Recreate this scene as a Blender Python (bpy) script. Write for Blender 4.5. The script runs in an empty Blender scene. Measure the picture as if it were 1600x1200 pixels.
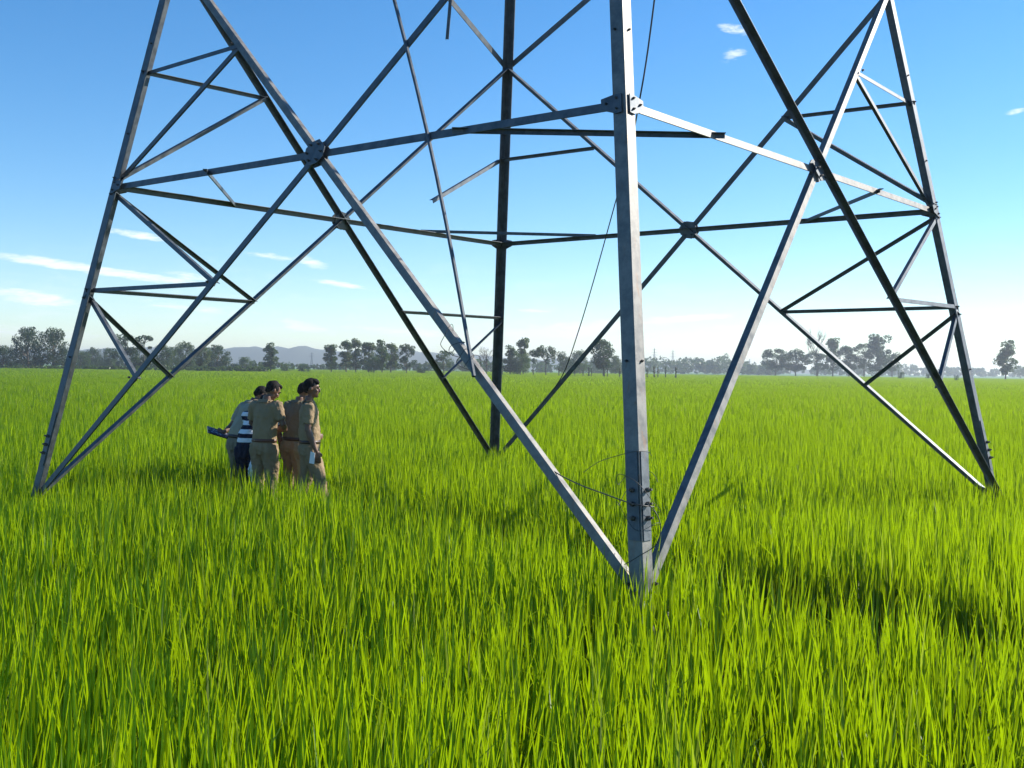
import bpy, bmesh, math, random
import numpy as np
from mathutils import Vector, Matrix, Euler, noise

random.seed(11)
rng = np.random.default_rng(11)
scene = bpy.context.scene
COL = scene.collection
R = math.radians

# ------------------------------------------------------------------ camera
EYE = 1.84
FPX, PITCH, ROLL = 1759.9, -0.01372, 0.01327          # focal length in pixels of a 1600 px wide frame
cam_data = bpy.data.cameras.new('camera')
cam = bpy.data.objects.new('camera', cam_data)
COL.objects.link(cam)
cam_data.sensor_width = 36.0
cam_data.lens = FPX / 1600 * 36.0
cam_data.clip_start, cam_data.clip_end = 0.05, 9000
cam.matrix_world = (Matrix.Translation((0, 0, EYE)) @ Matrix.Rotation(math.pi / 2 + PITCH, 4, 'X')
                    @ Matrix.Rotation(ROLL, 4, 'Z'))
scene.camera = cam
CAM3 = cam.matrix_world.to_3x3()


def at(px, py, depth):
    """World point `depth` metres ahead along the view axis seen at (px, py) of the 1600x1200 photograph."""
    d = CAM3 @ Vector(((px - 800) / FPX, -(py - 600) / FPX, -1.0))
    return Vector((0, 0, EYE)) + d * (depth / d.y)


# ------------------------------------------------------------------ light
SUN_AZ, SUN_EL = R(67), R(32)          # azimuth clockwise from the view direction (+Y)
SUN = Vector((math.sin(SUN_AZ) * math.cos(SUN_EL), math.cos(SUN_AZ) * math.cos(SUN_EL), math.sin(SUN_EL)))
sun_data = bpy.data.lights.new('sun', 'SUN')
sun_data.energy = 4.6
sun_data.angle = R(0.53)
sun_data.color = (1.0, 0.93, 0.82)
sun = bpy.data.objects.new('sun', sun_data)
COL.objects.link(sun)
sun.location = (40, 0, 40)
sun.rotation_euler = SUN.to_track_quat('Z', 'Y').to_euler()

world = bpy.data.worlds.new('World')
scene.world = world
world.use_nodes = True
WN, WL = world.node_tree.nodes, world.node_tree.links
WN.clear()


class Nodes:
    """small helper for building node trees"""
    def __init__(s, tree): s.t = tree
    def n(s, typ, **kw):
        o = s.t.nodes.new(typ)
        for k, v in kw.items(): setattr(o, k, v)
        return o
    def link(s, a, b): s.t.links.new(a, b)
    def put(s, sock, v):
        if isinstance(v, (int, float)): sock.default_value = v
        elif isinstance(v, (tuple, list)): sock.default_value = v
        else: s.t.links.new(v, sock)
    def m(s, op, a, b=0.0, c=0.0, clamp=False):
        o = s.n('ShaderNodeMath', operation=op, use_clamp=clamp)
        s.put(o.inputs[0], a); s.put(o.inputs[1], b); s.put(o.inputs[2], c)
        return o.outputs[0]
    def ramp(s, v, lo, hi, a=0.0, b=1.0):
        o = s.n('ShaderNodeMapRange', interpolation_type='SMOOTHSTEP')
        s.put(o.inputs['Value'], v)
        for k, x in (('From Min', lo), ('From Max', hi), ('To Min', a), ('To Max', b)): o.inputs[k].default_value = x
        return o.outputs[0]
    def noise(s, vec, scale, detail=3, rough=0.55, dist=0.0):
        o = s.n('ShaderNodeTexNoise')
        if vec is not None: s.link(vec, o.inputs['Vector'])
        o.inputs['Scale'].default_value = scale; o.inputs['Detail'].default_value = detail
        o.inputs['Roughness'].default_value = rough; o.inputs['Distortion'].default_value = dist
        return o.outputs['Fac']
    def mix(s, f, a, b):
        o = s.n('ShaderNodeMix', data_type='RGBA')
        s.put(o.inputs[0], f); s.put(o.inputs[6], a); s.put(o.inputs[7], b)
        return o.outputs[2]


W = Nodes(world.node_tree)
sky = W.n('ShaderNodeTexSky', sky_type='NISHITA')
sky.sun_disc = False
sky.sun_elevation = SUN_EL
sky.sun_rotation = SUN_AZ
sky.altitude = 900
sky.air_density = 1.0
sky.dust_density = 0.0
sky.ozone_density = 3.0
tc = W.n('ShaderNodeTexCoord')
sep = W.n('ShaderNodeSeparateXYZ')
W.link(tc.outputs['Generated'], sep.inputs[0])
az = W.m('ARCTAN2', sep.outputs[0], sep.outputs[1])
el = W.m('ARCSINE', sep.outputs[2])
ae = W.n('ShaderNodeCombineXYZ')
W.link(az, ae.inputs[0]); W.link(W.m('MULTIPLY', el, 5.0), ae.inputs[1])
wisp = W.noise(ae.outputs[0], 22, 6, 0.62, 0.8)
wispf = W.noise(ae.outputs[0], 60, 5, 0.6, 0.5)
# thin cirrus streaks: azimuth / elevation centre, half lengths, slope and strength (places in the sky, not in the picture)
CLOUDS = [(140, 420, 210, 9, 6.5, 1.0), (45, 464, 95, 13, 8, .8), (215, 367, 60, 7, 6, .85), (420, 400, 45, 7, 6, .8),
          (490, 412, 38, 12, 16, .8), (528, 444, 52, 6, 6, 1.0), (310, 480, 130, 11, 6, .55), (300, 432, 60, 8, 4, .4), (620, 518, 130, 9, 3, .75),
          (480, 512, 60, 11, 12, .75), (900, 516, 170, 17, -5, 1.0), (1075, 497, 85, 7, -3, 1.0), (1120, 530, 210, 14, 2, .7),
          (830, 486, 38, 4, 2, .8), (1150, 46, 34, 10, 12, .6), (1146, 84, 26, 14, -10, .5), (1585, 175, 20, 5, -8, .7),
          (1160, 512, 60, 7, 3, .7), (60, 520, 150, 12, 3, .6), (760, 540, 260, 12, 0, .6), (1330, 500, 200, 9, -2, .4)]
cloud = None
for (px, py, hw, hh, tilt, k) in CLOUDS:
    d = (at(px, py, 1000) - Vector((0, 0, EYE))).normalized()
    a0, e0 = math.atan2(d.x, d.y), math.asin(d.z)
    ta = math.tan(R(tilt))
    da = W.m('SUBTRACT', az, a0)
    de = W.m('ADD', W.m('SUBTRACT', el, e0), W.m('MULTIPLY', da, ta))
    q = W.m('ADD', W.m('POWER', W.m('ABSOLUTE', W.m('DIVIDE', da, hw / FPX)), 2.0),
            W.m('POWER', W.m('ABSOLUTE', W.m('DIVIDE', de, hh / FPX)), 2.0))
    g = W.m('MULTIPLY', W.m('SUBTRACT', 1.0, q, clamp=True), k)
    cloud = g if cloud is None else W.m('MAXIMUM', cloud, g)
tex = W.m('ADD', W.m('MULTIPLY', wisp, 1.5), W.m('MULTIPLY', wispf, 1.1))
streak = W.ramp(W.m('ADD', W.m('MULTIPLY', cloud, 0.85), W.m('SUBTRACT', tex, 1.42)), 0.02, 0.80)
streak = W.m('MULTIPLY', streak, W.ramp(cloud, 0.0, 0.25))
low = W.m('MULTIPLY', W.ramp(el, 0.13, 0.02), W.ramp(wisp, 0.46, 0.75))
allc = W.m('ADD', W.m('MULTIPLY', streak, 0.85), W.m('MULTIPLY', low, 0.22), clamp=True)
hs_ = W.n('ShaderNodeHueSaturation'); hs_.inputs['Saturation'].default_value = 1.30
W.link(sky.outputs[0], hs_.inputs['Color'])
bgc = W.mix(allc, hs_.outputs[0], (6.5, 6.9, 7.3, 1))
bg = W.n('ShaderNodeBackground')
bg.inputs['Strength'].default_value = 0.10
W.link(bgc, bg.inputs['Color'])
wo = W.n('ShaderNodeOutputWorld')
W.link(bg.outputs[0], wo.inputs['Surface'])

scene.view_settings.view_transform = 'Standard'
scene.view_settings.look = 'None'
scene.view_settings.exposure = 0.88
scene.view_settings.gamma = 1.0
scene.view_settings.use_curve_mapping = False
scene.render.engine = 'CYCLES'
cy = scene.cycles
cy.use_denoising = True
cy.max_bounces = 5
cy.diffuse_bounces = 3
cy.transmission_bounces = 6
cy.transparent_max_bounces = 8
cy.volume_bounces = 0
cy.sample_clamp_indirect = 8


# ------------------------------------------------------------------ materials
def material(name, col=(.5, .5, .5), rough=.6, metal=0.0, spec=0.5):
    m = bpy.data.materials.new(name)
    m.use_nodes = True
    T = Nodes(m.node_tree)
    b = m.node_tree.nodes['Principled BSDF']
    b.inputs['Base Color'].default_value = (*col, 1)
    b.inputs['Roughness'].default_value = rough
    b.inputs['Metallic'].default_value = metal
    b.inputs['Specular IOR Level'].default_value = spec
    return m, T, b


def bump(T, b, h, strength=.3, dist=.01):
    o = T.n('ShaderNodeBump')
    o.inputs['Strength'].default_value = strength
    o.inputs['Distance'].default_value = dist
    T.link(h, o.inputs['Height'])
    T.link(o.outputs[0], b.inputs['Normal'])


def objco(T):
    return T.n('ShaderNodeTexCoord').outputs['Object']


def worldco(T):
    return T.n('ShaderNodeNewGeometry').outputs['Position']


def steel_mat(name, base, rust):
    m, T, b = material(name, base, .5, .72)
    p = worldco(T)
    mp = T.n('ShaderNodeMapping'); mp.inputs['Scale'].default_value = (1, 1, .22)
    T.link(p, mp.inputs['Vector'])
    n1 = T.noise(p, 9, 5, .65)
    n2 = T.noise(mp.outputs[0], 26, 5, .7)
    n3 = T.noise(p, 60, 3, .6)
    c = T.mix(T.ramp(n1, .3, .7), tuple(x * .68 for x in base) + (1,), tuple(min(1, x * 1.3) for x in base) + (1,))
    c = T.mix(T.m('MULTIPLY', T.ramp(n2, .56, .72), rust), c, (.22, .13, .075, 1))
    T.link(c, b.inputs['Base Color'])
    T.link(T.ramp(n1, .2, .8, .44, .68), b.inputs['Roughness'])
    bump(T, b, T.m('ADD', n3, T.m('MULTIPLY', n1, .6)), .18, .004)
    return m


M = {}
M['steel'] = steel_mat('galvanised_steel', (.105, .12, .135), .35)
M['steel_worn'] = steel_mat('worn_galvanised_steel', (.18, .178, .17), .8)
M['bolt'] = steel_mat('weathered_bolt_steel', (.10, .095, .09), .8)
M['wire'], _, _ = material('dull_wire', (.06, .06, .06), .5, .5)


def leaf_mat(name, c1, c2, trans, tfac=.45, scale=.05, sheen=.35, attr=None):
    """thin leaf: reflects, and lets sunlight through"""
    m = bpy.data.materials.new(name)
    m.use_nodes = True
    T = Nodes(m.node_tree)
    m.node_tree.nodes.clear()
    out = T.n('ShaderNodeOutputMaterial')
    p = worldco(T)
    r = T.n('ShaderNodeObjectInfo').outputs['Random']
    v = T.noise(p, scale, 3, .6)
    f = T.m('ADD', T.m('MULTIPLY', T.ramp(v, .3, .7), .55), T.m('MULTIPLY', r, .45))
    tip = None
    if attr:
        a = T.n('ShaderNodeAttribute', attribute_name=attr).outputs['Fac']
        f = T.m('ADD', T.m('MULTIPLY', f, .5), T.m('MULTIPLY', a, .5))
    c = T.mix(f, (*c1, 1), (*c2, 1))
    t = T.mix(f, tuple(x * .75 for x in trans) + (1,), (*trans, 1))
    if attr:
        dry = T.ramp(T.n('ShaderNodeAttribute', attribute_name=attr).outputs['Fac'], .980, .992)
        c = T.mix(dry, c, (.46, .42, .24, 1))
        t = T.mix(dry, t, (.34, .29, .10, 1))
    d = T.n('ShaderNodeBsdfPrincipled')
    T.link(c, d.inputs['Base Color'])
    d.inputs['Roughness'].default_value = .42
    d.inputs['Specular IOR Level'].default_value = sheen
    tr = T.n('ShaderNodeBsdfTranslucent')
    T.link(t, tr.inputs['Color'])
    mx = T.n('ShaderNodeMixShader')
    mx.inputs[0].default_value = tfac
    T.link(d.outputs[0], mx.inputs[1]); T.link(tr.outputs[0], mx.inputs[2])
    T.link(mx.outputs[0], out.inputs['Surface'])
    return m


M['rice'] = leaf_mat('rice_leaf', (.018, .066, .003), (.088, .190, .004), (.42, .62, .003), .50, .35, .25, 'tint')
M['leaf_dark'] = leaf_mat('dark_tree_leaf', (.014, .036, .008), (.032, .066, .013), (.05, .11, .012), .34, .25)
M['leaf_mid'] = leaf_mat('mid_tree_leaf', (.028, .060, .012), (.056, .105, .020), (.10, .18, .018), .36, .25)
M['leaf_pale'] = leaf_mat('pale_tree_leaf', (.055, .088, .026), (.098, .142, .040), (.14, .20, .035), .36, .25)
M['hedge'] = leaf_mat('hedge_leaf', (.045, .085, .020), (.090, .145, .034), (.12, .2, .03), .35, .12)

m, T, b = material('bark', (.10, .075, .055), .9)
nb = T.noise(objco(T), 14, 5, .7)
T.link(T.mix(nb, (.05, .04, .03, 1), (.17, .135, .10, 1)), b.inputs['Base Color'])
bump(T, b, nb, .6, .03)
M['bark'] = m

# wet paddy soil, green crop where the sheet runs on beyond the planted clumps
m, T, b = material('paddy_soil', (.05, .045, .03), .55)
p = worldco(T)
sp = T.n('ShaderNodeSeparateXYZ'); T.link(p, sp.inputs[0])
n1 = T.noise(p, 1.3, 6, .65); n2 = T.noise(p, .012, 4, .6)
soil = T.mix(n1, (.018, .022, .010, 1), (.050, .045, .026, 1))
crop = T.mix(n2, (.085, .175, .012, 1), (.135, .235, .020, 1))
T.link(T.mix(T.ramp(sp.outputs[1], 330, 380), soil, crop), b.inputs['Base Color'])
bump(T, b, n1, .5, .03)
M['soil'] = m

m, T, b = material('hill_forest', (.05, .07, .04), .9)
p = worldco(T)
T.link(T.mix(T.noise(p, .01, 5, .6), (.035, .05, .03, 1), (.08, .09, .055, 1)), b.inputs['Base Color'])
M['hill'] = m


# ------------------------------------------------------------------ helpers
def link(o, parent=None):
    COL.objects.link(o)
    if parent is not None: o.parent = parent
    return o


def tag(o, label=None, cat=None, group=None, kind=None):
    for k, v in (('label', label), ('category', cat), ('group', group), ('kind', kind)):
        if v: o[k] = v
    return o


def empty(name, loc=(0, 0, 0), rz=0):
    o = bpy.data.objects.new(name, None)
    o.empty_display_size = .2
    o.location = loc
    o.rotation_euler = (0, 0, rz)
    return link(o)


def mesh(name, verts, faces, mat=None, smooth=False):
    me = bpy.data.meshes.new(name)
    me.from_pydata([tuple(v) for v in verts], [], faces)
    if mat: me.materials.append(mat)
    if smooth: me.polygons.foreach_set('use_smooth', [True] * len(me.polygons))
    me.update()
    return me


def obj(name, me, parent=None):
    return link(bpy.data.objects.new(name, me), parent)


class MB:
    """collects shapes and links them as one mesh object"""
    def __init__(s): s.v, s.f = [], []
    def add(s, vs, fs):
        k = len(s.v); s.v += [Vector(v) for v in vs]; s.f += [tuple(i + k for i in f) for f in fs]; return s
    def tube(s, pts, rad, n=8, caps=True):
        pts = [Vector(p) for p in pts]
        rad = rad if isinstance(rad, (list, tuple)) else [rad] * len(pts)
        ref = Vector((0, 0, 1)) if abs((pts[-1] - pts[0]).normalized().z) < .9 else Vector((1, 0, 0))
        vs, fs = [], []
        for i, p in enumerate(pts):
            t = (pts[min(i + 1, len(pts) - 1)] - pts[max(i - 1, 0)]).normalized()
            u = ref.cross(t).normalized(); w = t.cross(u)
            ref = w if abs(w.dot(t)) < .5 else ref
            for k in range(n):
                a = 2 * math.pi * k / n
                vs.append(p + (u * math.cos(a) + w * math.sin(a)) * rad[i])
        for i in range(len(pts) - 1):
            for k in range(n):
                fs.append((i * n + k, i * n + (k + 1) % n, (i + 1) * n + (k + 1) % n, (i + 1) * n + k))
        if caps:
            fs.append(tuple(range(n - 1, -1, -1))); fs.append(tuple(range((len(pts) - 1) * n, len(pts) * n)))
        return s.add(vs, fs)
    def loft(s, rings, n=16):
        """rings: (centre, u vector, v vector)"""
        vs, fs = [], []
        for c, u, v in rings:
            for k in range(n):
                a = 2 * math.pi * k / n
                vs.append(Vector(c) + Vector(u) * math.cos(a) + Vector(v) * math.sin(a))
        for i in range(len(rings) - 1):
            for k in range(n):
                fs.append((i * n + k, i * n + (k + 1) % n, (i + 1) * n + (k + 1) % n, (i + 1) * n + k))
        fs.append(tuple(range(n - 1, -1, -1))); fs.append(tuple(range((len(rings) - 1) * n, len(rings) * n)))
        return s.add(vs, fs)
    def ball(s, c, r, X=None, nu=14, nv=9):
        c = Vector(c); X = X or Matrix.Identity(3)
        vs = [c + X @ Vector((0, 0, -r[2]))]
        for j in range(1, nv):
            b_ = -math.pi / 2 + math.pi * j / nv
            for k in range(nu):
                a = 2 * math.pi * k / nu
                vs.append(c + X @ Vector((r[0] * math.cos(b_) * math.cos(a), r[1] * math.cos(b_) * math.sin(a), r[2] * math.sin(b_))))
        vs.append(c + X @ Vector((0, 0, r[2])))
        fs = [(0, 1 + (k + 1) % nu, 1 + k) for k in range(nu)]
        for j in range(nv - 2):
            for k in range(nu):
                fs.append((1 + j * nu + k, 1 + j * nu + (k + 1) % nu, 1 + (j + 1) * nu + (k + 1) % nu, 1 + (j + 1) * nu + k))
        e = len(vs) - 1; o = 1 + (nv - 2) * nu
        fs += [(o + k, o + (k + 1) % nu, e) for k in range(nu)]
        return s.add(vs, fs)
    def prism(s, poly, n, t):
        """flat polygon (3D points) given thickness t along n"""
        n = Vector(n).normalized(); k = len(poly)
        a = [Vector(p) - n * t / 2 for p in poly]; b_ = [Vector(p) + n * t / 2 for p in poly]
        fs = [tuple(range(k - 1, -1, -1)), tuple(range(k, 2 * k))] + [(i, (i + 1) % k, k + (i + 1) % k, k + i) for i in range(k)]
        return s.add(a + b_, fs)
    def build(s, name, mat, parent=None, smooth=False):
        return obj(name, mesh(name, s.v, s.f, mat, smooth), parent)
    def remesh(s, name, mat, parent=None, voxel=.01, smooth=4, rough=0.0):
        """fuse the collected shapes into one continuous skin"""
        me = mesh(name, s.v, s.f)
        o = bpy.data.objects.new(name, me); COL.objects.link(o)
        r_ = o.modifiers.new('r', 'REMESH'); r_.mode = 'VOXEL'; r_.voxel_size = voxel; r_.use_smooth_shade = True
        sm = o.modifiers.new('s', 'SMOOTH'); sm.iterations = smooth; sm.factor = .5
        dg = bpy.context.evaluated_depsgraph_get()
        nm = bpy.data.meshes.new_from_object(o.evaluated_get(dg))
        bpy.data.objects.remove(o); bpy.data.meshes.remove(me)
        if rough:
            for v in nm.vertices:
                q = v.co
                v.co = q + v.normal * rough * (noise.noise(Vector((q.x * 14, q.y * 14, q.z * 9))) + .5 * noise.noise(Vector((q.x * 30 + q.z * 16, q.y * 30, q.z * 34))))
        nm.materials.clear(); nm.materials.append(mat)
        nm.polygons.foreach_set('use_smooth', [True] * len(nm.polygons))
        nm.name = name
        return obj(name, nm, parent)


# ------------------------------------------------------------------ ground, hills
S = 3000
xs = np.concatenate([np.linspace(-S, -60, 14), np.linspace(-50, 50, 41), np.linspace(60, S, 14)])
ys = np.concatenate([np.linspace(-S, -10, 8), np.linspace(-6, 60, 45), np.linspace(70, S, 20)])
gv, gf = [], []
for y in ys:
    for x in xs:
        near = abs(x) < 45 and -5 < y < 55
        gv.append((x, y, .035 * noise.noise(Vector((x * .7, y * .7, 0))) if near else 0))
nx = len(xs)
for j in range(len(ys) - 1):
    for i in range(nx - 1):
        gf.append((j * nx + i, j * nx + i + 1, (j + 1) * nx + i + 1, (j + 1) * nx + i))
g = obj('ground', mesh('ground', gv, gf, M['soil'], True))
tag(g, 'dark wet soil of the flat paddy field', 'ground', kind='structure')


def ridge(name, D, prof, seed, label):
    """a long hill with real depth; prof: (px, height above ground in metres)"""
    vs, fs, n, rows = [], [], 160, 7
    p0, p1 = prof[0][0], prof[-1][0]
    for i in range(n):
        px = p0 + (p1 - p0) * i / (n - 1)
        h = np.interp(px, [q[0] for q in prof], [q[1] for q in prof])
        h = max(.3, h * (1 + .18 * noise.fractal(Vector((px * .02, seed, 0)), .8, 2, 5)))
        base = at(px, 580, D)
        for j in range(rows):
            t = j / (rows - 1)
            z = h * math.sin(math.pi * t) ** .8 * (1 + .12 * noise.noise(Vector((px * .05, t * 4, seed)))) - .5
            vs.append((base.x, D - 110 + 260 * t, min(z, 31.5)))
    for i in range(n - 1):
        for j in range(rows - 1):
            a = i * rows + j
            fs.append((a, a + rows, a + rows + 1, a + 1))
    o = obj(name, mesh(name, vs, fs, M['hill'], True))
    return tag(o, label, 'hill', kind='structure')


ridge('hills', 1650, [(-500, 14), (60, 20), (200, 24), (330, 27), (400, 29), (455, 30), (520, 27), (640, 27), (700, 23), (830, 18), (1000, 12), (1300, 6)], 3.1,
      'pale blue hills along the horizon behind the left trees')

# ------------------------------------------------------------------ lattice pylon
B0 = EYE - 1.3                                    # level where the bracing meets the legs
CX, CY, TH, R0, TAPER = .28546, 12.3174, .104772, 5.30771, .241905
H1, H2 = EYE + 1.85192, EYE + 4.28048             # ring level, upper joint level


def leg_pt(i, z):
    r = R0 - TAPER * (z - B0)
    a = TH + i * math.pi / 2
    return Vector((CX + r * math.cos(a), CY + r * math.sin(a), z))


RT, FAR, LFT, NEAR = 0, 1, 2, 3
WHERE = {RT: 'right', FAR: 'rear', LFT: 'left', NEAR: 'front'}
pylon = empty('lattice_pylon', (CX, CY, 0))
tag(pylon, 'huge grey galvanised lattice pylon standing in the rice field in the foreground', 'pylon')
PY0 = Vector((CX, CY, 0))


def L_section(P, Q, w, t, u, v, name, mat, parent, w2=None):
    """rolled angle: heel on the line PQ, flanges along u and v"""
    P, Q = Vector(P), Vector(Q)
    ax = (Q - P).normalized()
    u = (u - ax * u.dot(ax)).normalized()
    v = v - ax * v.dot(ax); v = (v - u * v.dot(u)).normalized()
    w2 = w2 or w
    e = t * .35
    prof = [(0, 0), (w - e, 0), (w, e), (w, t), (t + e * 1.5, t), (t, t + e * 1.5), (t, w2), (e, w2), (0, w2 - e)]
    n = len(prof)
    vs = [P - PY0 + u * a + v * c for a, c in prof] + [Q - PY0 + u * a + v * c for a, c in prof]
    fs = [(i, (i + 1) % n, n + (i + 1) % n, n + i) for i in range(n)] + [tuple(range(n - 1, -1, -1)), tuple(range(n, 2 * n))]
    me = mesh(name, vs, fs, mat)
    bm = bmesh.new(); bm.from_mesh(me); bmesh.ops.recalc_face_normals(bm, faces=bm.faces); bm.to_mesh(me); bm.free()
    o = obj(name, me, parent)
    return o


FACES = [(NEAR, LFT), (NEAR, RT), (LFT, FAR), (RT, FAR)]


def face_n(i, j):
    a, b_, c = leg_pt(i, B0), leg_pt(j, B0), leg_pt(i, H2)
    n = (b_ - a).cross(c - a).normalized()
    out = (a + b_) / 2 - Vector((CX, CY, B0))
    return n if n.dot(out) > 0 else -n


def member(P, Q, n, w, t, off, outward, name='brace', mat=None, ext=0.0):
    """bracing angle lying in a face of normal n: one flange in the face hanging down, the other at the upper edge"""
    P, Q = Vector(P), Vector(Q)
    ax = (Q - P).normalized()
    P, Q = P - ax * ext, Q + ax * ext
    dn = n.cross(ax).normalized()
    if dn.z > 0: dn = -dn
    sh = n * off - dn * w * .5
    return L_section(P + sh, Q + sh, w, t, dn, n if outward else -n, name, mat or M['steel'], pylon)


bolt_me = None


def bolts(parent, pts, n, r=.014, h=.022):
    """hexagonal bolt heads, each a small piece of its own"""
    global bolt_me
    if bolt_me is None:
        mb = MB()
        mb.tube([(0, 0, 0), (0, 0, .6), (0, 0, 1)], [1, 1, .82], 6)
        mb.tube([(0, 0, .9), (0, 0, 1.6)], [.5, .5], 6)
        bolt_me = mesh('bolt', mb.v, mb.f, M['bolt'])
    q = Vector(n).to_track_quat('Z', 'Y')
    for p_ in pts:
        o = obj('bolt', bolt_me, parent)
        o.location = Vector(p_) - PY0; o.rotation_mode = 'QUATERNION'; o.rotation_quaternion = q
        o.scale = (r, r, h)


LEGW = .112
TOPZ = 11.6
legs = {}
for i in range(4):
    base, top = leg_pt(i, -.35), leg_pt(i, TOPZ)
    du = (leg_pt((i + 1) % 4, B0) - leg_pt(i, B0)).normalized()
    dv = (leg_pt((i + 3) % 4, B0) - leg_pt(i, B0)).normalized()
    legs[i] = L_section(base, top, LEGW, .013, du, dv, 'leg', M['steel_worn'] if i == NEAR else M['steel'], pylon)
    tag(legs[i], 'thick ' + WHERE[i] + ' leg of the pylon')
    for d_, other in ((du, (i + 1) % 4), (dv, (i + 3) % 4)):
        n = face_n(i, other)
        # splice cover near the foot with its row of bolts
        a, b_ = leg_pt(i, B0 + .22), leg_pt(i, B0 + .78)
        ax = (b_ - a).normalized()
        s0, s1 = d_ * .012 + n * .004, d_ * (LEGW - .012) + n * .004
        cp = MB().prism([a + s0 - PY0, a + s1 - PY0, b_ + s1 - PY0, b_ + s0 - PY0], n, .007).build('splice_plate', M['steel'], legs[i])
        bolts(legs[i], [a + ax * (.14 + .09 * k) + d_ * LEGW * .5 + n * .007 for k in range(3)], n, .016, .028)
        bolts(legs[i], [leg_pt(i, z) + d_ * LEGW * .62 + n * .001 for z in (B0 + 1.36, H1 + .55, H1 + 1.5)], n, .010, .012)

for (i, j) in FACES:
    n = face_n(i, j)
    A, C_ = leg_pt(i, B0), leg_pt(j, B0)
    mid = (leg_pt(i, H1) + leg_pt(j, H1)) / 2
    for k, a in ((0, i), (1, j)):
        o_ = j if a == i else i
        toward = (leg_pt(o_, B0) - leg_pt(a, B0)).normalized()
        lo = leg_pt(a, B0 - .13) + toward * .04
        hi = leg_pt(o_, H2) - toward * .05
        outw = (k == 1) if (i, j) != (RT, FAR) else (k == 1)
        if (i, j) in ((LFT, FAR), (NEAR, LFT)): outw = False
        off = .006 if outw else (-.016 if k == 0 else -.026)
        # one run from each leg foot to the crossing, a second from the crossing to the far leg above
        mat = M['steel_worn'] if (i == NEAR and k == 0) else M['steel']
        member(lo, mid, n, .066, .007, off, outw, 'diagonal_brace', mat)
        member(mid, hi, n, .066, .007, off, outw, 'diagonal_brace', mat)
        bolts(legs[a], [lo + (mid - lo).normalized() * s for s in (.05, .12)], n, .013, .02)
    # ring beam in two lengths
    for a in (i, j):
        P = leg_pt(a, H1)
        toward = (mid - P).normalized()
        member(P + toward * .03, mid - toward * .004, n, .064, .007, -.034, False, 'ring_beam', M['steel_worn'] if (i, j) == (NEAR, RT) else M['steel'])
        # plate that ties the ring beam to the leg
        up = (leg_pt(a, H1 + 1) - leg_pt(a, H1)).normalized()
        q0 = P + n * .0095 - PY0
        poly = [q0 + toward * .030 + up * .065, q0 + toward * .030 - up * .075, q0 + toward * .085 - up * .080, q0 + toward * .20 - up * .040, q0 + toward * .20 + up * .040, q0 + toward * .10 + up * .060]
        gp = MB().prism(poly, n, .009).build('gusset_plate', M['steel'], pylon)
        bolts(gp, [P + n * .014 + toward * x + up * z for x, z in ((.07, .035), (.07, -.045), (.155, .0))], n, .010, .013)
    # plate at the crossing of the diagonals
    ux = (leg_pt(j, H1) - leg_pt(i, H1)).normalized(); uz = n.cross(ux).normalized()
    q0 = mid + n * .010 - PY0
    s = .125
    poly = [q0 + (ux * math.cos(R(a)) * s * (1.0 if k % 2 else 1.1) + uz * math.sin(R(a)) * s * (1.0 if k % 2 else .85)) for k, a in enumerate((22, 68, 112, 158, 202, 248, 292, 338))]
    gp = MB().prism(poly, n, .009).build('gusset_plate', M['steel'], pylon)
    q1 = mid - n * .048 - PY0
    gq = MB().prism([p_ - q0 + q1 for p_ in poly], n, .009).build('gusset_plate', M['steel'], pylon)
    bolts(gp, [mid + n * .0145 + ux * x + uz * z for x, z in ((.09, .0), (-.09, 0), (.05, .07), (-.05, .07), (.05, -.07), (-.05, -.07))], n, .011, .018)
    bolts(gq, [mid - n * .0525 + ux * x + uz * z for x, z in ((.06, .03), (-.06, .03), (.05, -.06), (-.05, -.06))], -n, .011, .018)


def on_low(a, o_, f): return (leg_pt(a, B0 - .13) + (leg_pt(o_, B0) - leg_pt(a, B0)).normalized() * .04).lerp((leg_pt(a, H1) + leg_pt(o_, H1)) / 2, f)
def on_up(a, o_, f): return ((leg_pt(a, H1) + leg_pt(o_, H1)) / 2).lerp(leg_pt(a, H2), f)


ZA, ZB = EYE + .77, EYE + 3.06                    # mid points of a leg below and above the ring


def secondary(a, o_, which):
    """short stiffening angles between a leg and the diagonal beside it"""
    i, j = (a, o_) if (a, o_) in FACES else (o_, a)
    n = face_n(i, j)
    runs = {'h': (leg_pt(a, ZA), on_low(a, o_, .668)), 'd': (leg_pt(a, H1 - .06), on_low(a, o_, .668)), 'k': (leg_pt(a, ZA - .06), on_low(a, o_, .392)),
            'u': (leg_pt(a, ZB), on_up(a, o_, .51)), 'v': (leg_pt(a, H1 + .06), on_up(a, o_, .51))}
    for w_ in which:
        P, Q = runs[w_]
        off = -.050 if w_ in 'hu' else -.058
        if (a, o_) == (RT, NEAR) and w_ in 'hdk':          # these lap the outer diagonal closely
            off = -.008 if w_ == 'h' else -.015
            Q = on_low(a, o_, .655 if w_ != 'k' else .385) + Vector((.02, 0, .02))
        member(P, Q, n, .044 if w_ != 'v' else .056, .005, off, w_ == 'k' and False, 'stiffener', None, .012)
        d_ = (Q - P).normalized()
        bolts(pylon, [P + n * .002 + d_ * .05, Q + n * .008 - d_ * .01], n, .011, .016)


for a, o_, which in ((LFT, NEAR, 'hdkuv'), (LFT, FAR, 'hdkuv'), (RT, NEAR, 'hdkuv'), (RT, FAR, 'hdkuv'), (FAR, LFT, 'hk')):
    secondary(a, o_, which)
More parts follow.
